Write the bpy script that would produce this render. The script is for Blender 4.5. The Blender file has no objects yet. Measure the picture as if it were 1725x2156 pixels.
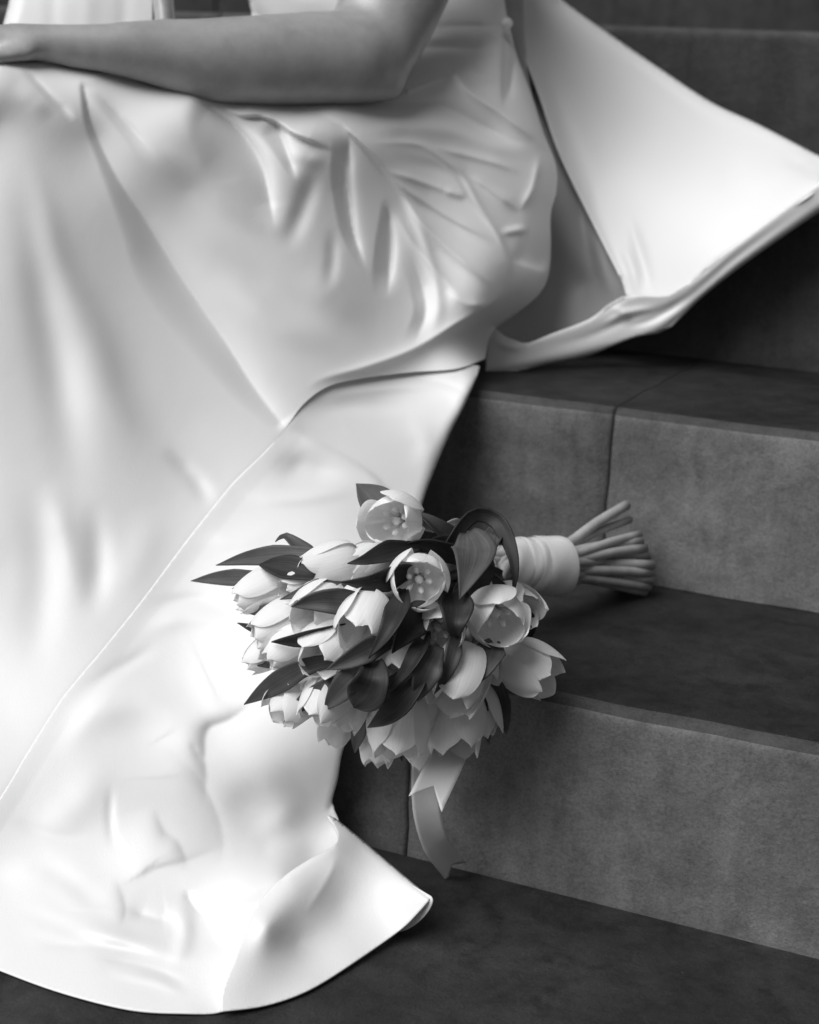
import bpy, math, random
import numpy as np
from mathutils import Vector, Matrix

random.seed(7)
rng = np.random.default_rng(7)
scn = bpy.context.scene
COL = scn.collection

# ------------------------------------------------------------------ camera
FPX, PITCH, YAW, ROLL = 5264.04, .267185, -.42583, .0401793
CAM = np.array([0.0, -1.174943, .648391])
F = np.array([math.sin(YAW)*math.cos(PITCH), math.cos(YAW)*math.cos(PITCH), -math.sin(PITCH)])
_rt = np.array([math.cos(YAW), -math.sin(YAW), 0.0]); _up = np.cross(_rt, F)
R = math.cos(ROLL)*_rt + math.sin(ROLL)*_up
U = -math.sin(ROLL)*_rt + math.cos(ROLL)*_up
cd = bpy.data.cameras.new('camera'); cam = bpy.data.objects.new('camera', cd); COL.objects.link(cam)
cd.sensor_fit = 'HORIZONTAL'; cd.sensor_width = 36; cd.lens = FPX/2560*36
cd.clip_start = .02; cd.clip_end = 400
cd.dof.use_dof = True; cd.dof.focus_distance = 1.225; cd.dof.aperture_fstop = 8.8
M = Matrix(((R[0], U[0], -F[0], CAM[0]), (R[1], U[1], -F[1], CAM[1]), (R[2], U[2], -F[2], CAM[2]), (0, 0, 0, 1)))
cam.matrix_world = M
scn.camera = cam

# ------------------------------------------------------------------ daylight (black-and-white photograph: the sky is desaturated)
SUN_EL, SUN_AZ = math.radians(50), math.radians(206)     # azimuth of the light, clockwise from +Y
w = bpy.data.worlds.new('World'); scn.world = w; w.use_nodes = True
nt = w.node_tree; nt.nodes.clear()
sky = nt.nodes.new('ShaderNodeTexSky'); sky.sky_type = 'NISHITA'; sky.sun_disc = False
sky.sun_elevation = SUN_EL; sky.sun_rotation = SUN_AZ; sky.dust_density = 4.0
bw = nt.nodes.new('ShaderNodeRGBToBW'); bg = nt.nodes.new('ShaderNodeBackground'); bg.inputs[1].default_value = .05
wo = nt.nodes.new('ShaderNodeOutputWorld')
nt.links.new(sky.outputs[0], bw.inputs[0]); nt.links.new(bw.outputs[0], bg.inputs[0]); nt.links.new(bg.outputs[0], wo.inputs[0])
sd = bpy.data.lights.new('sun', 'SUN'); sd.energy = 3.0; sd.angle = math.radians(48)
sun = bpy.data.objects.new('sun', sd); COL.objects.link(sun)
ldir = Vector((math.sin(SUN_AZ)*math.cos(SUN_EL), math.cos(SUN_AZ)*math.cos(SUN_EL), math.sin(SUN_EL)))
sun.rotation_euler = ldir.to_track_quat('Z', 'Y').to_euler(); sun.location = (0, -3, 4)
vs = scn.view_settings; vs.view_transform = 'Standard'; vs.look = 'None'; vs.gamma = 1; vs.exposure = 0.02
scn.cycles.use_denoising = True

# ------------------------------------------------------------------ helpers
K = FPX/2560*1725                       # sketch coordinates: the photograph scaled to 1725 px wide
def ray(x, y):
    x = np.asarray(x, float)[..., None]; y = np.asarray(y, float)[..., None]
    return F + R*((x-862.5)/K) - U*((y-1078)/K)
def P(x, y, d): return CAM + ray(x, y)*np.asarray(d, float)[..., None]
def zdep(x, y, z):
    q = ray(x, y); return float((z-CAM[2])/q[2])
def img_dir(dx, dy, tw):
    v = R*dx - U*dy - F*tw; return v/np.linalg.norm(v)

def mesh_obj(name, verts, faces, mat=None, parent=None, smooth=True, uvs=None):
    me = bpy.data.meshes.new(name)
    me.from_pydata([tuple(map(float, v)) for v in verts], [], [tuple(map(int, f)) for f in faces])
    if smooth: me.polygons.foreach_set('use_smooth', [True]*len(me.polygons))
    me.update()
    o = bpy.data.objects.new(name, me); COL.objects.link(o)
    if mat:
        for m in (mat if isinstance(mat, (list, tuple)) else [mat]): me.materials.append(m)
    if parent: o.parent = parent
    if uvs is not None:
        l = me.uv_layers.new(name='uv'); li = np.zeros(len(me.loops), int); me.loops.foreach_get('vertex_index', li)
        l.data.foreach_set('uv', np.asarray(uvs, float)[li].ravel())
    return o
def empty(name, loc, label, cat, group=None):
    o = bpy.data.objects.new(name, None); COL.objects.link(o); o.location = loc; o.empty_display_size = .05
    tag(o, label, cat, group); return o
def tag(o, label, cat, group=None):
    o['label'] = label; o['category'] = cat
    if group: o['group'] = group
def keep(o, parent):                     # parent without moving (parent is an unrotated empty)
    o.parent = parent; o.matrix_parent_inverse = Matrix.Translation(-Vector(parent.location)) if parent.type == 'EMPTY' else Matrix()
    return o
def solid(o, t, off=-1, rim=True):
    m = o.modifiers.new('thickness', 'SOLIDIFY'); m.thickness = t; m.offset = off; m.use_rim = rim; return o
def catmull(pts, step=6.0, closed=False):
    p = np.asarray(pts, float)
    if len(p) == 2:
        n = max(2, int(np.linalg.norm(p[1, :2]-p[0, :2])/step)); t = np.linspace(0, 1, n)[:, None]; return p[0]*(1-t)+p[1]*t
    q = np.vstack([2*p[0]-p[1], p, 2*p[-1]-p[-2]]); out = []
    for i in range(1, len(q)-2):
        a, b, c, d = q[i-1], q[i], q[i+1], q[i+2]
        n = max(2, int(np.linalg.norm((c-b)[:2])/step))
        t = np.linspace(0, 1, n, endpoint=False)[:, None]
        out.append(.5*((2*b)+(-a+c)*t+(2*a-5*b+4*c-d)*t*t+(-a+3*b-3*c+d)*t**3))
    return np.vstack(out+[p[-1:]])
def grid_faces(nu, nv, wrap=False):
    f = []
    for j in range(nv-1):
        for i in range(nu if wrap else nu-1):
            i2 = (i+1) % nu
            f.append((j*nu+i, j*nu+i2, (j+1)*nu+i2, (j+1)*nu+i))
    return f
def tube(pts, rad, n=8, caps=True):
    pts = np.asarray(pts, float); k = len(pts); rad = np.broadcast_to(np.asarray(rad, float), (k,))
    T = np.gradient(pts, axis=0); T /= np.linalg.norm(T, axis=1)[:, None]
    a = np.cross(T[0], [0.13, .2, .97]); a /= np.linalg.norm(a); V = []
    for i in range(k):
        a = a - T[i]*(a@T[i]); a /= np.linalg.norm(a); b = np.cross(T[i], a)
        for j in range(n):
            t = 2*math.pi*j/n; V.append(pts[i]+rad[i]*(a*math.cos(t)+b*math.sin(t)))
    fc = grid_faces(n, k, True)
    if caps:
        fc.append(tuple(range(n))[::-1]); fc.append(tuple((k-1)*n+j for j in range(n)))
    return V, fc

# ------------------------------------------------------------------ materials
def nodes(name):
    m = bpy.data.materials.new(name); m.use_nodes = True; t = m.node_tree
    return m, t, t.nodes['Principled BSDF'], t.links.new
def noise(t, scale, detail=4, rough=.55, coord='Object', stretch=None):
    n = t.nodes.new('ShaderNodeTexNoise'); n.inputs['Scale'].default_value = scale
    n.inputs['Detail'].default_value = detail; n.inputs['Roughness'].default_value = rough
    c = t.nodes.new('ShaderNodeTexCoord'); mp = t.nodes.new('ShaderNodeMapping')
    if stretch: mp.inputs['Scale'].default_value = stretch
    t.links.new(c.outputs[coord], mp.inputs[0]); t.links.new(mp.outputs[0], n.inputs['Vector']); return n
def ramp(t, src, stops):
    r = t.nodes.new('ShaderNodeValToRGB'); e = r.color_ramp.elements
    while len(e) < len(stops): e.new(.5)
    for k, (p, v) in enumerate(stops): e[k].position = p; e[k].color = (v, v, v, 1)
    t.links.new(src, r.inputs[0]); return r
def mul(t, a, b, kind='MULTIPLY', fac=1.0):
    m = t.nodes.new('ShaderNodeMixRGB'); m.blend_type = kind; m.inputs[0].default_value = fac
    t.links.new(a, m.inputs[1]); t.links.new(b, m.inputs[2]); return m
def bump(t, bs, h, strength, dist):
    b = t.nodes.new('ShaderNodeBump'); b.inputs['Strength'].default_value = strength; b.inputs['Distance'].default_value = dist
    t.links.new(h, b.inputs['Height']); 
    return b

def stone(name, lo, hi, rough=.8, speck=True, k=1.0):
    m, t, b, L = nodes(name)
    n1 = noise(t, 5.5, 7, .62); r1 = ramp(t, n1.outputs[0], [(.3, lo), (.7, hi)])
    n2 = noise(t, 34, 6, .7); r2 = ramp(t, n2.outputs[0], [(.28, 1-.34*k), (.5, 1-.02*k), (.8, 1+.16*k)])
    c = mul(t, r1.outputs[0], r2.outputs[0])
    n3 = noise(t, 420, 3, .7); r3 = ramp(t, n3.outputs[0], [(.3, .74), (.5, 1.0), (.75, 1.22)])
    c = mul(t, c.outputs[0], r3.outputs[0])
    n5 = noise(t, 11, 3, .5, stretch=(1, 1, 1)); r5 = ramp(t, n5.outputs[0], [(.68, 1.0), (.76, .42)])   # damp stains
    c = mul(t, c.outputs[0], r5.outputs[0], fac=.55)
    ns = noise(t, 26, 4, .6, stretch=(1, 1, .13)); ns.inputs['Distortion'].default_value = 1.2
    rs_ = ramp(t, ns.outputs[0], [(.3, 1-.2*k), (.5, 1.0), (.7, 1+.08*k)]); c = mul(t, c.outputs[0], rs_.outputs[0])      # faint scuffs and runs
    if speck:
        v = t.nodes.new('ShaderNodeTexVoronoi'); v.inputs['Scale'].default_value = 75
        tc = t.nodes.new('ShaderNodeTexCoord'); L(tc.outputs['Object'], v.inputs['Vector'])
        rs = ramp(t, v.outputs['Distance'], [(.0, 1.0), (.045, .0)])
        mx = t.nodes.new('ShaderNodeMixRGB'); mx.inputs[2].default_value = (.3, .3, .3, 1)
        sel = noise(t, 18, 2); rsel = ramp(t, sel.outputs[0], [(.56, 0), (.66, .8)])
        fm = mul(t, rs.outputs[0], rsel.outputs[0]); L(fm.outputs[0], mx.inputs[0]); L(c.outputs[0], mx.inputs[1]); c = mx
    L(c.outputs[0], b.inputs['Base Color']); b.inputs['Roughness'].default_value = rough
    b.inputs['Specular IOR Level'].default_value = .3
    n4 = noise(t, 190, 6, .75); bp = bump(t, b, n4.outputs[0], .55, .0022)
    n6 = noise(t, 22, 4, .6); bp2 = bump(t, b, n6.outputs[0], .35, .008); L(bp2.outputs[0], bp.inputs['Normal']); L(bp.outputs[0], b.inputs['Normal'])
    return m
MAT_RISER = stone('riser_stone', .09, .215, .85, False)
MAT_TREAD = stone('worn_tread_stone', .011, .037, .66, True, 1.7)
MAT_LAND = stone('landing_stone', .014, .050, .66, True, 1.7)
MAT_EDGE = stone('grimy_arris_stone', .05, .085, .85, False)
MAT_RISER_SHADE = stone('shaded_riser_stone', .045, .068, .85, False)  # riser stone darkened: weaker light on the upper steps is put into colour
MAT_WALL = stone('dark_wall_stone', .03, .05, .85, False)
MAT_PALE = stone('pale_pilaster_stone', .52, .6, .8, False)
MAT_MID = stone('grey_trim_stone', .2, .26, .8, False)

def satin(name, base=.81, rough=.5, sheen=.0, metal=.02):
    m, t, b, L = nodes(name)
    n = noise(t, 3.0, 2); r = ramp(t, n.outputs[0], [(.3, base*.97), (.7, base)])
    L(r.outputs[0], b.inputs['Base Color']); b.inputs['Roughness'].default_value = rough
    b.inputs['Specular IOR Level'].default_value = .42; b.inputs['Metallic'].default_value = metal
    b.inputs['Sheen Weight'].default_value = sheen; b.inputs['Sheen Roughness'].default_value = .4
    w1 = noise(t, 800, 2, .6, stretch=(1, .4, 1)); bp = bump(t, b, w1.outputs[0], .16, .0008)
    w2 = noise(t, 22, 3, .5); bp2 = bump(t, b, w2.outputs[0], .12, .004); L(bp2.outputs[0], bp.inputs['Normal']); L(bp.outputs[0], b.inputs['Normal'])
    return m
MAT_SATIN = satin('white_satin')
MAT_LINING = satin('shaded_lining_satin', .40, .5)  # satin greyed so its colour carries the shade of the pocket behind the hip
MAT_WRAP = satin('ribbon_satin', .84, .3, 0, .1)
def ribbon_mat():
    m, t, b, L = nodes('grosgrain_ribbon')
    b.inputs['Base Color'].default_value = (.72, .72, .72, 1); b.inputs['Roughness'].default_value = .45
    b.inputs['Sheen Weight'].default_value = .2
    uv = t.nodes.new('ShaderNodeTexCoord'); wv = t.nodes.new('ShaderNodeTexWave'); wv.inputs['Scale'].default_value = 14; wv.bands_direction = 'DIAGONAL'
    wv.inputs['Distortion'].default_value = .3
    L(uv.outputs['UV'], wv.inputs['Vector']); r = ramp(t, wv.outputs[0], [(.2, .72), (.7, .86)]); L(r.outputs[0], b.inputs['Base Color'])
    bp = bump(t, b, wv.outputs[0], .35, .0008); L(bp.outputs[0], b.inputs['Normal'])
    return m
MAT_RIB = ribbon_mat()
def petal_mat():
    m, t, b, L = nodes('white_petal')
    uv = t.nodes.new('ShaderNodeTexCoord'); mp = t.nodes.new('ShaderNodeMapping'); mp.inputs['Scale'].default_value = (26, 1.3, 1)
    n = t.nodes.new('ShaderNodeTexNoise'); n.inputs['Scale'].default_value = 1.0; n.inputs['Detail'].default_value = 3
    L(uv.outputs['UV'], mp.inputs[0]); L(mp.outputs[0], n.inputs['Vector'])
    r = ramp(t, n.outputs[0], [(.3, .88), (.6, .95)]); L(r.outputs[0], b.inputs['Base Color'])
    b.inputs['Roughness'].default_value = .5; b.inputs['Specular IOR Level'].default_value = .35
    bp = bump(t, b, n.outputs[0], .30, .0012); L(bp.outputs[0], b.inputs['Normal'])
    tr = t.nodes.new('ShaderNodeBsdfTranslucent'); tr.inputs[0].default_value = (.92, .92, .92, 1)
    mx = t.nodes.new('ShaderNodeMixShader'); mx.inputs[0].default_value = .24
    L(b.outputs[0], mx.inputs[1]); L(tr.outputs[0], mx.inputs[2]); L(mx.outputs[0], t.nodes['Material Output'].inputs[0])
    return m
MAT_PETAL = petal_mat()
def leaf_mat(name, lo, hi):
    m, t, b, L = nodes(name)
    uv = t.nodes.new('ShaderNodeTexCoord'); mp = t.nodes.new('ShaderNodeMapping'); mp.inputs['Scale'].default_value = (22, 1.0, 1)
    n = t.nodes.new('ShaderNodeTexNoise'); n.inputs['Scale'].default_value = 1.0; n.inputs['Detail'].default_value = 4
    L(uv.outputs['UV'], mp.inputs[0]); L(mp.outputs[0], n.inputs['Vector'])
    r = ramp(t, n.outputs[0], [(.3, lo), (.7, hi)]); n2 = noise(t, 60, 4); r2 = ramp(t, n2.outputs[0], [(.3, .8), (.7, 1.1)])
    c = mul(t, r.outputs[0], r2.outputs[0]); L(c.outputs[0], b.inputs['Base Color'])
    b.inputs['Roughness'].default_value = .55; b.inputs['Specular IOR Level'].default_value = .35
    bp = bump(t, b, n.outputs[0], .35, .0012); L(bp.outputs[0], b.inputs['Normal']); return m
MAT_LEAF = leaf_mat('tulip_leaf', .058, .105)
MAT_LEAF_D = leaf_mat('dark_shaded_leaf', .018, .036)  # dark leaf tone, lowered further to paint in shade between the blooms
MAT_STEM = leaf_mat('tulip_stem', .33, .44)
def plain(name, v, rough=.5):
    m, t, b, L = nodes(name); n = noise(t, 150, 3); r = ramp(t, n.outputs[0], [(.3, v*.88), (.7, v*1.08)])
    L(r.outputs[0], b.inputs['Base Color']); b.inputs['Roughness'].default_value = rough; return m
MAT_STAMEN = plain('stamen', .8); MAT_PISTIL = plain('pistil', .75)
def skin_mat():
    m, t, b, L = nodes('skin')
    n = noise(t, 30, 6, .65); r = ramp(t, n.outputs[0], [(.3, .29), (.7, .41)]); L(r.outputs[0], b.inputs['Base Color'])
    b.inputs['Roughness'].default_value = .40; b.inputs['Subsurface Weight'].default_value = .12; b.inputs['Subsurface Radius'].default_value = (.006, .006, .006)
    b.inputs['Subsurface Scale'].default_value = 1.0; b.inputs['Specular IOR Level'].default_value = .75
    n2 = noise(t, 420, 4, .7); bp = bump(t, b, n2.outputs[0], .3, .0008); L(bp.outputs[0], b.inputs['Normal']); return m
MAT_SKIN = skin_mat()

# ------------------------------------------------------------------ stone steps
D, H = .322187, .165
def stone_block(x0, x1, y0, y1, z0, z1, parent, upper=False, name='stone_block'):
    # rounded front arris; top = worn tread, arris = grimy, front = riser
    rad = .012; seg = 6
    prof = [(y1, z0), (y0, z0)]
    prof = [(y0, z0)]
    n = 9
    for i in range(1, n): prof.append((y0+.0008*math.sin(i*1.7+z0*30), z0+(z1-rad-.004-z0)*i/(n-1)))
    for i in range(seg+1):
        a = math.pi/2*i/seg; prof.append((y0+rad-rad*math.cos(a), z1-rad+rad*math.sin(a)))
    m = 8
    for i in range(1, m+1): prof.append((y0+rad+(y1-y0-rad)*i/m, z1-.0012*math.sin(i*2.3+z1*20)))
    prof.append((y1, z0))
    nx = max(6, int((x1-x0)/.025)); xs = np.r_[x0+.0003, np.linspace(x0+.003, x1-.003, nx-2), x1-.0003]
    V = []; k = len(prof)
    for i, x in enumerate(xs):
        e = .004*(1 if i in (0, nx-1) else 0)        # eased ends at the joints
        for j, (y, z) in enumerate(prof):
            wob = .0016*math.sin(x*23+z*40)+.001*math.sin(x*61+1.3*z*90) if j < k-1 else 0
            V.append((x, y+(e if j < n+seg else 0)+wob, z))
    Fc = []; mi = []
    for i in range(nx-1):
        for j in range(k-1):
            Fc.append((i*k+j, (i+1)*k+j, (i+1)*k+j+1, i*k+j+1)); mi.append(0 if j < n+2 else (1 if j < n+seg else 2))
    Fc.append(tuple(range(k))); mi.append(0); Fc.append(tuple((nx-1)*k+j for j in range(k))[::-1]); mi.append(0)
    o = mesh_obj(name, V, Fc, [MAT_RISER_SHADE if upper else MAT_RISER, MAT_EDGE, MAT_TREAD], parent)
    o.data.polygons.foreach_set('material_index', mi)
    for pl in o.data.polygons[-2:]: pl.use_smooth = False
    return o
def structure(name, loc=(0, 0, 0), label=None):
    o = bpy.data.objects.new(name, None); COL.objects.link(o); o.location = loc; o['kind'] = 'structure'; o.empty_display_size = .1
    if label: o['label'] = label
    return o
joints = {0: [-2.55, -1.45, -.525, .42, 1.5], 1: [-2.3, -1.4, -.473, .50, 1.5], 2: [-2.6, -1.55, -.62, -.255, .7, 1.6], 3: [-2.4, -1.3, -.05, 1.5]}
tops = [0, .165, .33, .495, .690]
for k in range(4):
    s = structure('stone_step', (0, 0, 0))
    s['label'] = ['lowest grey stone step with the pale rough riser under the tulips', 'stone step whose riser shows a vertical joint behind the stems',
                  'stone step in shade below the raised train', 'topmost stone step with shade in its colour, behind the train'][k]
    js = joints[k]
    for a, b in zip(js[:-1], js[1:]):
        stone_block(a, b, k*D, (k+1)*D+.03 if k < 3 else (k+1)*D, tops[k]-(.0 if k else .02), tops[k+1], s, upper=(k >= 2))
def slab(name, x0, x1, y0, y1, z, mat, parent=None, n=2, th=.2):
    V = [(x0, y0, z), (x1, y0, z), (x1, y1, z), (x0, y1, z), (x0, y0, z-th), (x1, y0, z-th), (x1, y1, z-th), (x0, y1, z-th)]
    return mesh_obj(name, V, [(0, 1, 2, 3), (7, 6, 5, 4), (0, 4, 5, 1), (1, 5, 6, 2), (2, 6, 7, 3), (3, 7, 4, 0)], mat, parent, smooth=False)
land = structure('landing', (0, 0, 0), 'dark worn stone landing at the foot of the steps')
for (a, b) in ((-2.9, -1.02), (-1.016, .86), (.864, 2.4)):
    slab('paving_slab', a, b, -1.62, -.0045, 0, MAT_LAND, land)
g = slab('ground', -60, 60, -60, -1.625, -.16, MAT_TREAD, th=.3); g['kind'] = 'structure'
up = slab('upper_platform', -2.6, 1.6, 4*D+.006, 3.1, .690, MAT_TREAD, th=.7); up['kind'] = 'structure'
wall = empty('sky_blocking_wall', (-.5, 3.4, 0), 'dark blurred stone wall added above the top step to block sky light', 'wall')  # added behind the steps to block sky light from the back
for r_ in range(5):
    for c_ in range(4):
        xa = -4.6+c_*2.0-(.9 if r_ % 2 else 0)
        b_ = slab('wall_block', xa, xa+1.992, 3.1, 3.5, .69+(r_+1)*.9-.008, MAT_WALL, None, th=.892); keep(b_, wall)
# ------------------------------------------------------------------ cloth machinery
class TPS:
    def __init__(s, pts):
        q = np.array([(a, b, zdep(a, b, d[1]) if isinstance(d, tuple) else d) for a, b, d in pts], float)
        s.p = q[:, :2]/1000.; n = len(q)
        A = np.zeros((n+3, n+3)); A[:n, :n] = s.k(s.p, s.p)+1e-4*np.eye(n)
        A[:n, n] = 1; A[:n, n+1:] = s.p; A[n:, :n] = A[:n, n:].T
        s.w = np.linalg.solve(A, np.r_[q[:, 2], 0, 0, 0])
    @staticmethod
    def k(a, b):
        r2 = ((a[:, None]-b[None])**2).sum(-1); return .5*r2*np.log(r2+1e-12)
    def __call__(s, xy):
        q = xy/1000.; out = np.zeros(len(q))
        for i in range(0, len(q), 8000):
            c = q[i:i+8000]; out[i:i+8000] = s.k(c, s.p)@s.w[:-3]+s.w[-3]+c@s.w[-2:]
        return out
def inpoly(xy, poly):
    x, y = xy[:, 0], xy[:, 1]; ins = np.zeros(len(xy), bool); n = len(poly)
    for i in range(n):
        x1, y1 = poly[i]; x2, y2 = poly[(i+1) % n]
        if y1 == y2: continue
        c = ((y1 > y) != (y2 > y)) & (x < (x2-x1)*(y-y1)/(y2-y1)+x1); ins ^= c
    return ins
def nearest_on(xy, poly, closed=True):
    a = np.asarray(poly); b = np.roll(a, -1, 0)
    if not closed: a, b = a[:-1], b[:-1]
    best = np.full(len(xy), 1e18); q = np.zeros((len(xy), 2)); tt = np.zeros(len(xy))
    for i in range(len(a)):
        d = b[i]-a[i]; l2 = d@d+1e-12
        t = np.clip(((xy-a[i])@d)/l2, 0, 1); c = a[i]+t[:, None]*d; r = ((xy-c)**2).sum(1); m = r < best
        best[m] = r[m]; q[m] = c[m]; tt[m] = (i+t[m])/len(a)
    return q, np.sqrt(best), tt
def fold_height(xy, fold):
    typ, pts, wd, ht = fold[:4]; L = fold[4] if len(fold) > 4 else 60
    tp = fold[5] if len(fold) > 5 else ((.42, .42) if typ == 'r' else (.2, .2))
    if typ in 'cek': tp = tuple(x if x <= .05 else max(x, .33) for x in tp)
    if typ == 'S': tp = tuple(x if x <= .05 else max(x, .26) for x in tp)
    pts = np.asarray(pts, float); n = len(pts)
    wd = np.interp(np.linspace(0, 1, n), np.linspace(0, 1, len(np.atleast_1d(wd))), np.atleast_1d(wd))
    ht = np.interp(np.linspace(0, 1, n), np.linspace(0, 1, len(np.atleast_1d(ht))), np.atleast_1d(ht))
    c = catmull(np.column_stack([pts, wd, ht]), 5)
    out = np.zeros(len(xy)); pad = max(4*wd.max(), (2.6*L if typ in 'ek' else 0))
    m = (xy[:, 0] > c[:, 0].min()-pad) & (xy[:, 0] < c[:, 0].max()+pad) & (xy[:, 1] > c[:, 1].min()-pad) & (xy[:, 1] < c[:, 1].max()+pad)
    idx = np.nonzero(m)[0]
    if not len(idx): return out
    T = np.gradient(c[:, :2], axis=0); T /= np.linalg.norm(T, axis=1)[:, None]+1e-9
    Nn = np.column_stack([-T[:, 1], T[:, 0]]); u = np.linspace(0, 1, len(c))
    seglen = np.linalg.norm(np.diff(c[:, :2], axis=0), axis=1).mean()
    for s in range(0, len(idx), 6000):
        ii = idx[s:s+6000]; p = xy[ii]
        d = p[:, None]-c[None, :, :2]; k = (d**2).sum(-1).argmin(1); dv = d[np.arange(len(ii)), k]
        al = (dv*T[k]).sum(1); sg = (dv*Nn[k]).sum(1)
        uu = np.clip(u[k]+np.clip(al, -seglen, seglen)/(seglen*len(c)), 0, 1)
        al = np.where((k == 0) | (k == len(c)-1), al, 0)
        W = np.interp(uu, u, c[:, 2]); Hh = np.interp(uu, u, c[:, 3])
        e = np.ones(len(ii))
        if tp[0] > 0: x = np.clip(uu/tp[0], 0, 1); e *= x*x*(3-2*x)
        if tp[1] > 0: x = np.clip((1-uu)/tp[1], 0, 1); e *= x*x*(3-2*x)
        if typ == 'r': v = np.exp(-(sg/W)**2)
        elif typ == 'c': v = np.exp(-(np.sqrt(sg*sg+6.)-2.45)/W)
        elif typ == 'Z': x = np.clip(sg/W, 0, 1); v = np.where(sg > 0, (1-x)**2*(1+.6*x), np.exp(np.minimum(sg, 0)/L))
        elif typ == 'S':          # knife fold: sharp crease on the line, facet of width W on its right-hand side
            x = np.clip(sg/W, 0, 1); v = np.where(sg > 0, (1-x)**1.08, np.exp(np.minimum(sg, 0)/L))
        elif typ == 'k': sp_ = .5*(sg+np.sqrt(sg*sg+6.)); v = (1-np.exp(-sp_/W))*np.exp(-(sp_/L)**2)
        else: v = .5*(1+np.tanh(sg/W))*np.exp(-(np.maximum(sg, 0)/L)**2)
        out[ii] = Hh*v*e*np.exp(-(al/W)**2)
    return out
def patch(name, poly, depth, folds=(), rounds=(), h=5.0, mat=None, thick=.0016, off=0.0, amp=1.0, wob=0.0, blend=None):
    poly = np.asarray(poly, float)
    x0, y0 = poly.min(0)-h; x1, y1 = poly.max(0)+h
    gx = np.arange(x0, x1+h, h); gy = np.arange(y0, y1+h, h); nx, ny = len(gx), len(gy)
    X, Y = np.meshgrid(gx, gy); xy = np.column_stack([X.ravel(), Y.ravel()])
    cx, cy = np.meshgrid(gx[:-1]+h/2, gy[:-1]+h/2)
    keepc = inpoly(np.column_stack([cx.ravel(), cy.ravel()]), poly)
    j, i = np.divmod(np.nonzero(keepc)[0], nx-1)
    q = np.column_stack([j*nx+i, j*nx+i+1, (j+1)*nx+i+1, (j+1)*nx+i])
    cnt = np.bincount(q.ravel(), minlength=nx*ny)
    used = np.nonzero(cnt)[0]; bnd = np.nonzero((cnt > 0) & (cnt < 4))[0]
    pq, dist, _ = nearest_on(xy[bnd], poly); xy[bnd] = pq
    # relax the ring next to the boundary
    nb = {}
    remap = -np.ones(nx*ny, int); remap[used] = np.arange(len(used)); q = remap[q]; isb = np.zeros(len(used), bool); isb[remap[bnd]] = True; xy = xy[used]
    for _ in range(3):
        acc = np.zeros_like(xy); n_ = np.zeros(len(xy))
        for a, b in ((0, 1), (1, 2), (2, 3), (3, 0)):
            np.add.at(acc, q[:, a], xy[q[:, b]]); np.add.at(acc, q[:, b], xy[q[:, a]]); np.add.at(n_, q[:, a], 1); np.add.at(n_, q[:, b], 1)
        xy = np.where(isb[:, None], xy, xy*.5+.5*acc/n_[:, None])
    d = depth(xy)+(off if not blend else np.clip(nearest_on(xy, np.asarray(blend[0], float), False)[1]/40, 0, 1)*off)
    if blend:                             # tucks in under the rolled edge above it
        _, du, _ = nearest_on(xy, np.asarray(seam[:6], float), False); d = d+np.interp(xy[:, 0], [610, 700, 860, 960], [.0005, .006, .018, .024])*np.exp(-(du/75)**2)
    hh = np.zeros(len(xy))
    for f in folds: hh += fold_height(xy, f)*(1.35 if f[0] == 'c' else 1)
    if blend:
        ln, fo, rng_ = blend; _, ds, _ = nearest_on(xy, np.asarray(ln, float), False); b_ = np.clip(ds/rng_, 0, 1); b_ = b_*b_*(3-2*b_); h2 = np.zeros(len(xy))
        for f in fo: h2 += fold_height(xy, f)*(1.35 if f[0] == 'c' else 1)
        hh = hh*b_+h2*(1-b_)/amp
    if wob:
        hh += wob*(np.sin(xy[:, 0]*.021+1.3*np.sin(xy[:, 1]*.011))*np.sin(xy[:, 1]*.017+.8+np.sin(xy[:, 0]*.013)))
    d = d-hh*amp*d/K
    for (pl, rad, sc) in rounds:          # surface turns away towards this outline
        pl = np.asarray(pl, float); ra = np.interp(np.linspace(0, 1, len(pl)), np.linspace(0, 1, len(np.atleast_1d(rad))), np.atleast_1d(rad))
        c = catmull(np.column_stack([pl, ra]), 8); qn, ds, tt = nearest_on(xy, c[:, :2], False)
        rr = np.interp(tt*len(c)/(len(c)-1), np.linspace(0, 1, len(c)), c[:, 2])
        a = np.clip(1-ds/rr, 0, .995); d = d+sc*rr*(1-np.sqrt(1-a*a))*d/K
    V = P(xy[:, 0], xy[:, 1], d)
    o = mesh_obj(name, V, q[:, ::-1], mat or MAT_SATIN)
    solid(o, thick, -1, thick > .001)
    return o
def outline(*segs, step=8):
    out = []
    for s in segs: out.append(catmull(s, step)[:-1] if len(s) > 2 else np.asarray(s, float)[:-1])
    return np.vstack(out)

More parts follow.
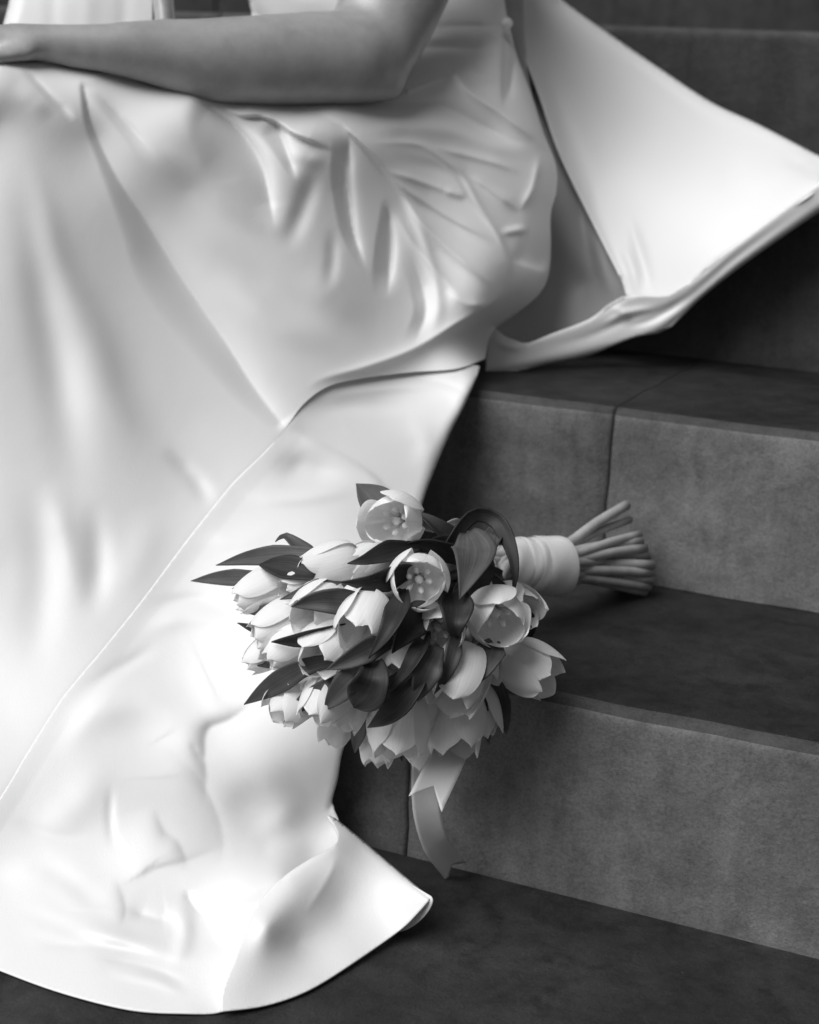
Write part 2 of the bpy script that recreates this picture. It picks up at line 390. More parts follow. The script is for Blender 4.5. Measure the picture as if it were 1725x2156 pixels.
# ------------------------------------------------------------------ the gown
base_pts = [(-340, 120, 1.52), (-340, 300, 1.475), (-340, 800, 1.455), (-340, 1300, 1.42), (-340, 1650, 1.35), (-340, 1870, ('z', .006)), (-215, 1952, ('z', .005)),
    (-120, 60, 1.56), (-120, 130, 1.47), (-120, 260, 1.452), (-120, 420, 1.44), (-120, 800, 1.424), (-120, 1200, 1.395), (-120, 1680, 1.30), (-120, 1990, ('z', .004)),
    (0, 60, 1.57), (0, 130, 1.478), (0, 260, 1.46), (0, 420, 1.448), (0, 800, 1.432), (0, 1200, 1.403), (0, 1500, 1.352), (0, 1680, 1.305), (0, 1850, ('z', .03)), (0, 2043, ('z', .004)),
    (200, 90, 1.58), (200, 165, 1.512), (200, 290, 1.496), (200, 430, 1.486), (200, 700, 1.473), (200, 1100, 1.432), (200, 1400, 1.38), (200, 1650, 1.325), (200, 1850, ('z', .032)), (200, 2000, ('z', .014)), (120, 2086, ('z', .004)), (250, 2120, ('z', .004)),
    (400, 110, 1.65), (400, 205, 1.542), (400, 400, 1.528), (400, 650, 1.514), (400, 900, 1.492), (400, 1200, 1.442), (400, 1450, 1.387), (400, 1650, 1.347), (400, 1850, ('z', .03)), (400, 2000, ('z', .012)), (400, 2131, ('z', .004)),
    (470, 2128, ('z', .004)), (592, 1850, ('z', .040)), (530, 1950, ('z', .036)), (490, 2030, ('z', .022)), (460, 1960, ('z', .014)),
    (700, 150, 1.70), (700, 230, 1.612), (700, 400, 1.592), (700, 600, 1.573), (700, 780, 1.556), (700, 950, 1.53), (700, 1100, 1.48), (700, 1250, 1.42), (700, 1380, 1.372), (700, 1480, 1.35), (720, 1580, 1.355),
    (697, 1700, 1.39), (655, 1805, ('z', .018)), (560, 1790, ('z', .03)), (560, 1650, 1.365),
    (900, 100, 1.73), (900, 200, 1.69), (900, 400, 1.665), (900, 600, 1.645), (900, 740, 1.62), (950, 850, 1.585), (1000, 800, 1.60), (900, 1040, 1.55), (870, 1200, 1.475), (820, 1330, 1.39), (770, 1450, 1.355),
    (1060, 550, 1.685), (1150, 350, 1.745), (1150, 550, 1.745), (1000, 650, 1.655), (1030, 760, 1.69), (1000, 100, 1.755), (1070, 50, 1.785), (1000, -140, 1.84)]
base = TPS(base_pts)

seam = [(1022, 755), (962, 776), (862, 784), (760, 797), (690, 814), (640, 850), (602, 900), (560, 948), (490, 1017), (395, 1135), (300, 1262), (215, 1368), (130, 1470), (60, 1580), (0, 1680), (-120, 1860), (-215, 1952)]
hipc = [(1050, -140), (1062, 0), (1075, 60), (1090, 120), (1120, 200), (1145, 280), (1170, 345), (1172, 400), (1160, 450), (1160, 520), (1155, 580), (1135, 620), (1095, 655), (1045, 690), (1028, 720), (1022, 755)]
A_poly = outline([(-330, 150), (-250, 88), (-120, 70), (0, 75), (150, 100), (300, 130), (450, 160), (600, 165), (760, 150), (830, 100), (870, 20), (900, -140)], [(900, -140), (1050, -140)], hipc, seam, [(-215, 1952), (-340, 1875)], [(-340, 1875), (-370, 1400), (-365, 800), (-350, 400), (-330, 150)])
A_folds = [
    ('Z', [(172, 165), (180, 205), (192, 260), (218, 320), (255, 390), (308, 470), (355, 545), (412, 630), (475, 720), (535, 815), (600, 902)], [9, 12, 16, 22, 34, 60, 84, 84, 72, 50, 20], [-7, -11, -13, -15, -19, -30, -38, -40, -36, -26, -6], 34, (.03, .02)),
    ('S', [(44, 140), (80, 172), (110, 203), (160, 252)], 14, -9, 9), ('r', [(30, 170), (70, 205), (110, 250)], 24, 5),
    ('S', [(186, 178), (235, 228), (290, 285), (345, 350)], [14, 20, 28, 36], [-5, -10, -12, -5], 18, (.4, .5)),
    ('Z', [(400, 200), (455, 236), (513, 286), (553, 352), (571, 440), (580, 492)], [50, 90, 120, 110, 60, 20], [-14, -34, -44, -38, -18, -5], 20, (.15, .2)),
    ('S', [(566, 245), (588, 275), (608, 330), (625, 382)], [40, 38, 22, 8], [-24, -26, -16, -6], 10, (.08, .2)),
    ('r', [(674, 335), (637, 440), (600, 535)], 20, -11), ('r', [(612, 300), (645, 330), (690, 345)], 16, 6),
    ('e', [(712, 322), (650, 296), (615, 281), (585, 261), (550, 246), (505, 243), (455, 218)], 2.5, 26, 52, (.2, .15)),
    ('e', [(935, 625), (900, 530), (862, 440), (825, 380), (780, 325), (740, 284), (710, 258), (650, 225)], [8, 4, 3, 3], [6, 14, 26, 20], 60, (.35, .12)),
    ('S', [(737, 275), (733, 330), (732, 385), (743, 476), (757, 528), (775, 578)], [36, 36, 34, 28, 18, 6], [-26, -30, -30, -24, -16, -5], 9, (.08, .15)),
    ('S', [(809, 412), (820, 460), (824, 513), (821, 570), (815, 632)], [6, 22, 34, 36, 30], [-6, -18, -26, -24, -12], 10, (.1, .3)),
    ('r', [(700, 470), (700, 545), (690, 620)], 14, -6), ('r', [(640, 560), (700, 640), (800, 660)], 40, 5),
    ('S', [(862, 520), (890, 610), (895, 665), (868, 735)], 26, -13, 16, (.5, .3)), ('r', [(850, 420), (898, 530), (918, 600), (922, 660), (895, 730)], 13, 8),
    # hip gathers
    ('r', [(800, 330), (900, 350), (1000, 385), (1090, 420)], 16, -7), ('r', [(830, 395), (930, 455), (1040, 530)], 18, -8), ('r', [(860, 470), (950, 560), (1030, 610)], 20, -7),
    ('k', [(1074, 600), (1064, 535), (1048, 490), (1020, 458), (985, 418), (950, 365), (905, 330), (855, 298)], [14, 14, 12, 10], [-18, -22, -16, -8], 80, (.1, .3)),
    ('c', [(760, 303), (830, 300), (886, 305), (935, 335), (974, 370), (1008, 430), (1050, 497), (1072, 550), (1060, 615)], 7.5, 8.1, 60, (.1, .06)),
    ('c', [(892, 113), (945, 139), (989, 192), (1062, 243), (1128, 293), (1166, 332)], [10, 12, 14, 16], [10, 15, 16, 14], 60, (.08, .08)),
    ('c', [(755, 220), (860, 216), (937, 224), (1012, 264), (1072, 294), (1140, 305)], [18, 20, 20, 18, 10], [-10, -16, -20, -18, -6], 60, (.15, .15)),
    ('r', [(850, 192), (900, 173), (950, 158)], 8, 11, 60, (.1, .3)),
    ('r', [(770, 262), (850, 264), (950, 272), (1040, 303), (1125, 325)], 20, 11, 60, (.2, .25)),
    ('c', [(895, 305), (989, 328), (1050, 345), (1105, 366)], 7.5, 6.2), 
    ('c', [(975, 360), (1047, 408), (1095, 447)], 7.5, 8.1, 60, (.2, .08)), 
    ('c', [(1092, 449), (1122, 395), (1138, 318)], 7.5, 7.4, 60, (.08, .15)),
    ('c', [(805, 355), (901, 387), (985, 418)], 7.5, 6.8), ('r', [(930, 398), (960, 408), (985, 418)], 9, 6), 
    ('c', [(815, 368), (915, 438), (1048, 512)], 7.5, 8.7), 
    ('c', [(838, 405), (901, 483), (974, 550), (1050, 612)], 7.5, 8.1), 
    ('c', [(826, 435), (871, 513), (935, 585), (985, 640)], 7.5, 5.6), ('c', [(935, 610), (985, 640), (1035, 640)], 12, 6),
    ('r', [(1046, 493), (1080, 486), (1118, 482)], 8, 10), ('k', [(1158, 577), (1110, 561), (1070, 548)], 8, -16, 60, (.1, .3)),
    ('c', [(905, 58), (985, 55), (1062, 60)], 12, -9, 60, (0, .2)), ('r', [(905, 78), (985, 76), (1055, 84)], 11, 8, 60, (0, .3)), ('c', [(895, 102), (985, 100), (1056, 114)], 13, -11, 60, (0, .3)),
    ('r', [(960, 132), (1010, 160), (1058, 160)], 12, 6),
    ('e', [(1062, 75), (1058, 150), (1060, 240)], 3, 9, 40), ('c', [(1082, 105), (1078, 160), (1068, 222)], 12, -11),
    # the skirt rolls under along the seat
    ('k', [(625, 840), (648, 818), (680, 798), (770, 775), (867, 738), (962, 682), (1037, 640), (1076, 585)], [8, 12, 16, 24, 38, 55, 60, 50], [-2, -8, -15, -26, -46, -64, -60, -30], 260, (.2, .1)), ('c', [(640, 822), (684, 796), (770, 772), (867, 736), (962, 680), (1037, 638), (1070, 590)], 10, 6),
    ('c', [(597, 906), (560, 948), (490, 1017), (395, 1135), (300, 1262), (215, 1368), (130, 1470), (60, 1580), (0, 1680), (-120, 1860), (-215, 1952)], 3, -.35, 60, (.02, 0)),
    # the long soft fall of the skirt
    ('e', [(50, 270), (105, 420), (140, 550), (215, 695), (262, 844), (335, 935), (470, 1000)], [16, 24, 36, 40, 30], [10, 18, 28, 32, 16], 120, (.2, .3)),
    ('r', [(35, 300), (65, 480), (98, 650), (128, 800), (152, 960), (168, 1120)], [30, 40, 46, 46], [-6, -15, -18, -8]),
    ('r', [(193, 1040), (207, 1184), (190, 1320)], 26, -9), ('r', [(100, 1000), (140, 1150), (170, 1290)], 30, 9),
    ('r', [(340, 940), (410, 1008), (452, 1076)], 18, -8), ('r', [(60, 1000), (90, 1200), (70, 1450)], 40, -9), ('r', [(330, 1060), (300, 1160), (240, 1290)], 40, 6),
    ('r', [(310, 280), (400, 350), (480, 430), (560, 500)], 28, 9),
    ('r', [(430, 490), (520, 570), (640, 650), (780, 690)], 40, -9), ('r', [(450, 560), (580, 680), (720, 735)], 34, 7),
]
person = empty('person', (-.75, .55, .33), 'seated person in a white satin gown, bare forearm resting across the lap', 'person')
gown = patch('gown', A_poly, base, A_folds, [
    (hipc[2:14], [30, 60, 70, 60, 60, 50], .8),
    ([(-340, 1875), (-370, 1400), (-365, 800), (-350, 400), (-330, 150)], 130, 1.1),
    ([(-250, 88), (-120, 70), (0, 75), (150, 100), (300, 130), (450, 160), (600, 165), (760, 150)], 70, .6)], h=3.6, thick=.0006)
keep(gown, person); gown['label'] = 'white satin gown with gathers at the hip'

E_poly = outline([(1012, 770), (1004, 795), (975, 860), (950, 908), (915, 990), (890, 1060), (870, 1160), (830, 1300), (770, 1450), (724, 1575), (712, 1640), (700, 1690), (714, 1730), (718, 1770), (700, 1815), (606, 1866), (532, 1960), (480, 2085)],
    [(480, 2085), (468, 2129), (380, 2133), (270, 2125), (130, 2090), (0, 2043), (-120, 1992), (-215, 1953)], [(-215, 1953), (-120, 1860), (0, 1680), (60, 1580), (130, 1470), (215, 1368), (300, 1262), (395, 1135), (490, 1017), (560, 948), (596, 900), (622, 862), (655, 824), (710, 790), (850, 755), (1012, 770)])
E_folds = [
    ('r', [(10, 1880), (140, 1930), (280, 1985), (420, 2012), (520, 1990)], 22, 9), ('r', [(30, 1915), (160, 1965), (300, 2012), (440, 2050)], 16, -8), ('c', [(330, 1560), (420, 1640), (470, 1760), (455, 1860)], 22, -5, 60, (.4, .4)),
    ('r', [(470, 1540), (560, 1640), (605, 1740), (590, 1840)], 42, 7), ('r', [(20, 1790), (120, 1840), (220, 1920), (330, 1965)], 24, -6),
    ('k', [(560, 1462), (486, 1512), (436, 1536), (430, 1594), (434, 1640), (428, 1710)], 16, 24, 100, (.4, .45)),
    ('k', [(322, 1690), (344, 1748), (372, 1770), (388, 1800), (400, 1840)], 13, 18, 80, (.4, .4)),
    ('k', [(500, 1772), (393, 1813), (328, 1830), (293, 1851), (225, 1874)], 12, 13, 80, (.4, .4)),
    ('k', [(240, 1840), (264, 1910), (250, 1965)], 11, 15, 80, (.4, .4)), ('r', [(398, 1556), (430, 1612)], 8, -4),
    ('c', [(265, 1912), (310, 1930), (350, 1938), (378, 1928)], 16, -12),
    ('c', [(387, 1870), (410, 1910), (440, 1932)], 8, -8),
    ('c', [(430, 1880), (480, 1893), (540, 1878), (600, 1848)], 18, -11), ('r', [(395, 1903), (460, 1912), (540, 1900), (585, 1875)], 9, 7),
    ('r', [(368, 1885), (390, 1950), (378, 2005), (340, 2022)], 18, 16),
    ('r', [(430, 1975), (470, 1990), (500, 2010)], 14, -7),
    ('c', [(70, 1990), (234, 1996), (345, 2014)], 12, -8), ('r', [(30, 1955), (200, 1968), (350, 1990)], 18, 11),
    ('c', [(193, 2014), (293, 2033), (363, 2057), (408, 2084)], 9, -8), ('r', [(220, 2044), (330, 2066), (400, 2098)], 12, 10),
    
    ('e', [(590, 894), (703, 949), (772, 990), (809, 1025), (826, 1047), (880, 1062)], 4.5, 11, 32, (.04, .1)),
    ('r', [(550, 962), (640, 988), (750, 1008)], [30, 30, 14], [-15, -17, -6]), ('r', [(485, 1032), (574, 1052), (673, 1046), (765, 1028)], 14, 6),
    ('r', [(640, 862), (760, 852), (900, 862)], 17, -6), ('r', [(680, 832), (850, 815), (985, 812)], 10, 6), ('r', [(850, 800), (930, 806), (1000, 832)], 6, -5),
    ('r', [(850, 880), (900, 930), (880, 1010)], 22, 5),
    ('r', [(260, 1335), (400, 1300), (520, 1310)], 22, 7), ('r', [(280, 1278), (400, 1262), (500, 1278)], 14, -6), ('r', [(380, 1120), (500, 1140), (600, 1120)], 18, 5),
    ('r', [(130, 1470), (264, 1398), (345, 1352)], 15, -6), ('r', [(110, 1600), (190, 1505), (300, 1478), (385, 1520), (400, 1600)], 46, 18),
    ('r', [(235, 1640), (232, 1720), (240, 1800)], 10, -4), ('r', [(470, 1740), (520, 1690), (600, 1620)], 40, -8), ('r', [(500, 1790), (580, 1740), (650, 1660)], 30, 8),
    ('r', [(0, 1720), (120, 1760), (200, 1760)], 14, -3), ('r', [(100, 1850), (180, 1910), (280, 1950)], 22, 7), ('r', [(60, 1760), (160, 1700), (230, 1600)], 40, 8),
]
lower = patch('lower_skirt', E_poly, base, E_folds, [([(1004, 795), (975, 860), (950, 908), (915, 990), (890, 1060), (870, 1160), (830, 1300)], 24, .7),
    ([(724, 1575), (712, 1640), (697, 1700)], 16, .7)], h=4.2, off=.0013, amp=.88, blend=(seam[6:], A_folds, 80))
lower.parent = gown

fe = lambda x, y: (x, y, float(base(np.array([[x, y]], float))[0])-.0045)
flare = TPS([fe(466, 2130), fe(470, 2085), fe(496, 2018), fe(520, 1955), fe(548, 1900), (690, 1720, ('z', .050)), (760, 1775, ('z', .048)), (830, 1830, ('z', .044)), (905, 1890, ('z', .040)), (880, 1920, ('z', .028)), (840, 1960, ('z', .012)), (740, 2030, ('z', .005)), (650, 2083, ('z', .004)), (560, 2115, ('z', .004)), 
    (610, 1848, ('z', .052)), (560, 1950, ('z', .040)), (625, 1985, ('z', .017)), (720, 1900, ('z', .027)), (705, 1780, ('z', .055)), (650, 1815, ('z', .055))])
F_poly = outline([(690, 1718), (705, 1722), (760, 1765), (830, 1825), (907, 1890)], [(907, 1890), (880, 1922), (840, 1960), (740, 2030), (650, 2085), (560, 2117), (466, 2130)],
    [(466, 2130), (470, 2085), (495, 2020), (520, 1955), (548, 1900), (592, 1850), (650, 1810), (700, 1782), (712, 1764), (705, 1742), (690, 1718)])
fl = patch('hem_flare', F_poly, flare, [('r', [(640, 1880), (600, 1965), (545, 2050)], 30, -6), ('c', [(716, 1785), (690, 1850), (640, 1930)], 14, 4)],
    [([(705, 1722), (760, 1765), (830, 1825), (907, 1890)], 16, 1.0), ([(592, 1850), (650, 1810), (700, 1782)], 12, .8)], h=4.0, wob=.2)
fl.parent = gown
# the hem rolls under at the corner
V = []; nu, nv = 20, 14
for j in range(nv):
    s_ = j/(nv-1)
    for i in range(nu):
        th = math.pi*i/(nu-1); sh = 1-.35*s_
        x = 868+41*math.cos(th)*sh+15*math.sin(th)*sh-120*s_; y = 1923-35*math.cos(th)*sh+17*math.sin(th)*sh-92*s_
        z = .003+.037*(.5+.5*math.cos(th))**1.4*(1+.1*s_)
        V.append(P(x, y, zdep(x, y, z)+.004*s_+.0015))
cone = mesh_obj('hem_curl', V, grid_faces(nu, nv), MAT_SATIN); solid(cone, .0012, 0); cone.parent = gown

# train over the upper steps
train_d = TPS([(1060, 0, 1.93), (1185, 0, 2.02), (1110, 120, 1.90), (1170, 300, 1.86), (1240, 450, 1.84), (1310, 600, 1.80), (1350, 640, 1.79), (1400, 620, 1.78), (1500, 540, 1.755), (1600, 470, 1.735), (1725, 380, 1.72),
    (1800, 330, 1.71), (1400, 150, 1.96), (1600, 262, 1.87), (1725, 330, 1.80), (1800, 370, 1.76), (1350, 350, 1.85), (1500, 380, 1.81), (1120, -150, 1.98), (1000, -150, 1.93)])
T_poly = outline([(1010, -150), (1040, -60), (1064, 0), (1085, 70), (1110, 130), (1140, 210), (1172, 305), (1205, 380), (1240, 450), (1275, 520), (1305, 580), (1318, 620), (1325, 645)], [(1325, 645), (1350, 655), (1395, 640), (1450, 600), (1560, 515), (1725, 400), (1820, 340)], [(1820, 340), (1820, 375)],
    [(1820, 375), (1725, 327), (1600, 262), (1500, 215), (1400, 150), (1290, 75), (1185, 0), (1000, -150)], [(1000, -150), (1010, -150)])
train = patch('train', T_poly, train_d, [('r', [(1130, 60), (1165, 200), (1200, 300), (1245, 400)], [12, 20, 24], [-6, -9, -6]), ('r', [(1320, 440), (1350, 540), (1375, 625)], [12, 12, 8], [-6, -8, -6]), ('r', [(1300, 500), (1330, 560), (1345, 630)], 12, 7),
    ('r', [(1180, 30), (1330, 130), (1460, 230), (1560, 300)], 16, -4), ('r', [(1560, 300), (1540, 380), (1520, 470)], 30, -5), ('r', [(1640, 330), (1690, 350), (1730, 380)], 10, -6), ('e', [(1440, 600), (1560, 510), (1725, 395)], 8, -8, 30)],
    [([(1064, 0), (1110, 130), (1172, 305), (1240, 450), (1305, 580)], [70, 70, 50, 30, 20], -.55), ([(1185, 0), (1290, 75), (1400, 150), (1500, 215), (1600, 262), (1725, 327), (1820, 375)], 18, .8)], h=5, wob=1.2)
train.parent = gown
band_d = TPS([(1030, 740, 1.745), (1150, 740, 1.765), (1240, 710, 1.775), (1330, 670, 1.775), (1400, 655, 1.77), (1560, 530, 1.735), (1725, 415, 1.71), (1800, 370, 1.70), (1030, 700, 1.74), (1030, 790, 1.75), (1400, 700, 1.775), (1725, 450, 1.715)])
B_poly = outline([(1028, 690), (1045, 692), (1060, 706), (1085, 716), (1110, 722), (1160, 703), (1240, 672), (1290, 638), (1330, 622), (1400, 622), (1450, 592), (1560, 505), (1725, 383), (1820, 320)], [(1820, 320), (1820, 385)],
    [(1820, 385), (1725, 447), (1640, 505), (1560, 562), (1480, 625), (1420, 682), (1385, 702)], [(1385, 702), (1340, 709), (1290, 728), (1240, 749), (1190, 760), (1150, 768), (1080, 784), (1024, 792)], [(1024, 792), (1028, 690)])
band = patch('train_hem', B_poly, band_d, [('r', [(1100, 745), (1240, 708), (1330, 668), (1430, 640), (1560, 535), (1725, 418)], 9, -5), ('r', [(1260, 690), (1320, 660), (1400, 650)], 8, 6), ('r', [(1300, 690), (1380, 670), (1450, 620)], 7, -6), ('r', [(1040, 700), (1060, 725), (1110, 735)], 8, 6),
    ('r', [(1285, 650), (1310, 655), (1330, 672)], 8, 6)], [([(1110, 722), (1240, 672), (1330, 622), (1450, 592), (1560, 505), (1725, 383), (1820, 320)], 10, .6), ([(1024, 792), (1150, 768), (1240, 749), (1385, 702), (1480, 625), (1560, 562), (1725, 447), (1820, 385)], [18, 20, 20, 18, 18, 18, 18], .9)], h=4.5, thick=.0015, wob=.6)
band.parent = gown
under_d = TPS([(1075, 40, 1.93), (1112, 130, 1.915), (1172, 300, 1.875), (1240, 450, 1.852), (1312, 600, 1.812), (1325, 640, 1.81), (1165, 450, 1.85), (1150, 560, 1.845), (1200, 690, 1.85), (1100, 710, 1.83), (1230, 600, 1.862)])
und = patch('train_lining', outline([(1066, 0), (1085, 90), (1120, 210), (1150, 320), (1140, 420), (1130, 560), (1090, 640), (1040, 690)], [(1040, 690), (1050, 740)], [(1050, 740), (1110, 745), (1240, 700), (1335, 660)], [(1335, 660), (1325, 610), (1285, 520), (1250, 445), (1180, 300), (1120, 130), (1085, 40), (1070, 0)], [(1070, 0), (1066, 0)]), under_d,
    [('r', [(1190, 330), (1230, 480), (1270, 640)], 16, -8), ('r', [(1235, 450), (1262, 540), (1290, 640)], 12, 9), ('r', [(1170, 480), (1180, 600), (1150, 700)], 26, -9)], h=5, mat=MAT_LINING); und.parent = gown
# bodice front seen beyond the forearm
bod_d = TPS([(540, 20, 1.80), (640, 0, 1.76), (760, -60, 1.74), (500, -100, 1.83), (700, 60, 1.76)])
bod = patch('bodice', outline([(495, -110), (520, -10), (548, 50), (640, 80), (760, 70)], [(760, 70), (860, -110)], [(860, -110), (495, -110)]), bod_d, rounds=[([(495, -110), (520, -10), (548, 50)], 40, 1)], h=6); bod.parent = gown
slv = patch('draped_sleeve', outline([(-6, 120), (4, 60), (22, -20), (30, -160)], [(30, -160), (330, -160)], [(330, -160), (326, -40), (322, 60), (318, 120)], [(318, 120), (-6, 120)]), TPS([(0, 100, 1.60), (320, 100, 1.64), (20, -150, 1.63), (320, -150, 1.67), (160, 0, 1.62)]),
    [('r', [(110, 110), (112, 0), (118, -150)], 16, -2, 60, (0, 0)), ('r', [(180, 110), (186, 0), (190, -150)], 18, 2, 60, (0, 0)), ('r', [(255, 110), (262, 0), (262, -150)], 16, -2.5, 60, (0, 0))], [([(-6, 120), (4, 60), (22, -20), (30, -160)], 34, 1.3)], h=6); slv.parent = gown
for (bx_, by_) in ((1067, 48), (1074, 219)):
    c = P(bx_, by_, 1.765); V = []; Fc = []
    for j in range(7):
        for i in range(14):
            t = math.pi*j/6; p_ = 2*math.pi*i/14
            V.append(c+.0062*(R*math.sin(t)*math.cos(p_)*1.1+U*math.sin(t)*math.sin(p_))-F*.0045*math.cos(t))
    bt = mesh_obj('covered_button', V, grid_faces(14, 7, True), MAT_SATIN); bt.parent = gown

# ------------------------------------------------------------------ the arm (body is one continuous mesh)
def loft(rows, n=20):
    # rows: (vx, vy, depth, half-width across px, half-thickness in depth m)
    rows = catmull(np.array(rows, float), 14); C3 = P(rows[:, 0], rows[:, 1], rows[:, 2]); T = np.gradient(C3, axis=0); T /= np.linalg.norm(T, axis=1)[:, None]
    V = []
    for c, t, r_ in zip(C3, T, rows):
        a = np.cross(t, F); a /= np.linalg.norm(a); b = np.cross(a, t); wpx = r_[3]*r_[2]/K
        for i in range(n):
            th = 2*math.pi*i/n; V.append(c+a*wpx*math.cos(th)+b*r_[4]*math.sin(th))
    k = len(rows); f = grid_faces(n, k, True); f.append(tuple(range(n))[::-1]); f.append(tuple((k-1)*n+i for i in range(n)))
    return V, f
def ball(c, r3):
    V = []
    for j in range(9):
        for i in range(16):
            t = math.pi*(j+.02)/8.04; p_ = 2*math.pi*i/16
            V.append(c+R*r3[0]*math.sin(t)*math.cos(p_)+U*r3[1]*math.sin(t)*math.sin(p_)-F*r3[2]*math.cos(t))
    f = grid_faces(16, 9, True); f.append(tuple(range(16))[::-1]); f.append(tuple(8*16+i for i in range(16))); return V, f
pieces = []
pieces.append(loft([(-70, 84, 1.485, 38, .013), (0, 83, 1.495, 37, .015), (90, 90, 1.503, 42, .017), (170, 98, 1.512, 50, .020), (235, 102, 1.52, 56, .022), (320, 109, 1.535, 70, .028), (420, 124, 1.556, 86, .035), (530, 128, 1.58, 95, .040), (640, 124, 1.606, 98, .042), (740, 120, 1.625, 99, .040), (785, 122, 1.638, 94, .036)]))
pieces.append(loft([(748, 176, 1.632, 62, .030), (765, 144, 1.638, 90, .036), (803, 54, 1.65, 106, .042), (843, -41, 1.662, 112, .045), (883, -136, 1.676, 114, .046), (920, -240, 1.69, 114, .047), (945, -340, 1.71, 116, .05), (955, -420, 1.73, 118, .055)]))
pieces.append(ball(P(818, 170, 1.642), (.019, .020, .024)))           # point of the elbow
pieces.append(ball(P(238, 80, 1.508), (.010, .007, .012)))            # wrist bone
# hand: knuckles, four fingers and thumb run out of the picture to the left
for q, (y0_, y1_, l_) in enumerate(((58, 66, 150), (76, 86, 175), (94, 106, 170), (110, 124, 140))):
    r_ = 15-q*.7
    pieces.append(loft([(-40, y0_+4, 1.488, r_, .0085), (-70-.35*l_, y0_-4, 1.475, r_*.95, .0085), (-80-.7*l_, y1_+4, 1.478, r_*.88, .0078), (-80-l_, y1_+28, 1.47, r_*.7, .0065)], 12))
pieces.append(loft([(70, 112, 1.49, 20, .010), (0, 122, 1.475, 18, .0095), (-60, 132, 1.465, 17, .009), (-115, 138, 1.46, 13, .007)], 12))
# the other forearm, rising out of the picture
pieces.append(loft([(350, 95, 1.60, 26, .02), (348, 40, 1.61, 24, .019), (343, -10, 1.62, 24, .019), (345, -120, 1.64, 30, .022), (380, -260, 1.67, 34, .026), (470, -400, 1.74, 40, .034), (640, -470, 1.85, 60, .05), (900, -330, 1.88, 120, .07)], 16))
# shoulder and trunk, inside the bodice
pieces.append(loft([(950, -430, 1.735, 130, .06), (945, -380, 1.78, 170, .08), (925, -250, 1.88, 190, .085), (940, -60, 1.90, 165, .075), (960, 120, 1.90, 150, .07), (980, 330, 1.86, 150, .08), (900, 480, 1.80, 150, .09)], 22))
V, Fc = [], []
for v, f in pieces:
    o_ = len(V); V += list(v); Fc += [tuple(o_+i for i in q) for q in f]
body = mesh_obj('body', V, Fc, MAT_SKIN)
rm = body.modifiers.new('skin', 'REMESH'); rm.mode = 'VOXEL'; rm.voxel_size = .0042; rm.use_smooth_shade = True
sm = body.modifiers.new('soften', 'SMOOTH'); sm.factor = .5; sm.iterations = 34
keep(body, person); body['label'] = 'bare forearm and elbow lying across the satin lap'

# ------------------------------------------------------------------ tulip bouquet
bq_loc = P(1200, 1250, 1.52)
bouquet = empty('tulip_bouquet', tuple(bq_loc), 'bouquet of white tulips tied with satin ribbon, lying on the steps beside the gown', 'bouquet')
def part(o): return keep(o, bouquet)
def dome(x, y): return 1.195+.085*(((x-800)/330)**2+((y-1330)/270)**2)
BIND = P(1085, 1192, 1.445)
def petal_mesh(L, Rr, op, ph, inner, seed):
    rs = np.random.default_rng(seed); nu, nv = 11, 18; V = []; UV = []
    L = L*(1+rs.normal(0, .03)); op = op*(1+rs.normal(0, .07)); rr = Rr*(.93 if inner else 1.03)
    w0 = Rr*(1.02 if not inner else 1.08)*(1+rs.normal(0, .04)); wav = rs.uniform(.02, .06)*Rr; fr = rs.uniform(1.5, 3); p0 = rs.uniform(0, 6)
    curl = rs.uniform(-.05, .22); skew = rs.normal(0, .07)
    for j in range(nv):
        t = .02+.98*(1-(1-j/(nv-1))**1.7)
        b0, b1, b2, b3 = (1-t)**3, 3*t*(1-t)**2, 3*t*t*(1-t), t**3
        r_ = b0*.10*rr+b1*1.22*rr+b2*1.22*rr*(.5+.5*op)+b3*op*rr*(1+curl*.0)
        h_ = b0*0+b1*.02*L+b2*.62*L+b3*L
        wd = w0*(t**.5)*max(1-t**2.7, 0)**.6*1.2
        for i in range(nu):
            u = -1+2*i/(nu-1); rc = max(r_*1.12, .35*rr)
            a = u*wd/rc
            rad = r_-rc+rc*math.cos(a)+wav*math.sin(fr*u*2+p0+5*t)*t*abs(u)
            tan = rc*math.sin(a)+skew*t*t*L*.4
            hh = h_-.05*L*t*(u*u)+ .015*L*math.sin(3*u+p0)*t 
            cp, sp = math.cos(ph), math.sin(ph)
            V.append((rad*cp-tan*sp, rad*sp+tan*cp, hh)); UV.append((i/(nu-1), t))
    return V, grid_faces(nu, nv), UV
def frame(zax, spin=0):
    z = Vector(zax).normalized(); q = z.to_track_quat('Z', 'Y'); return q.to_matrix() @ Matrix.Rotation(spin, 3, 'Z')
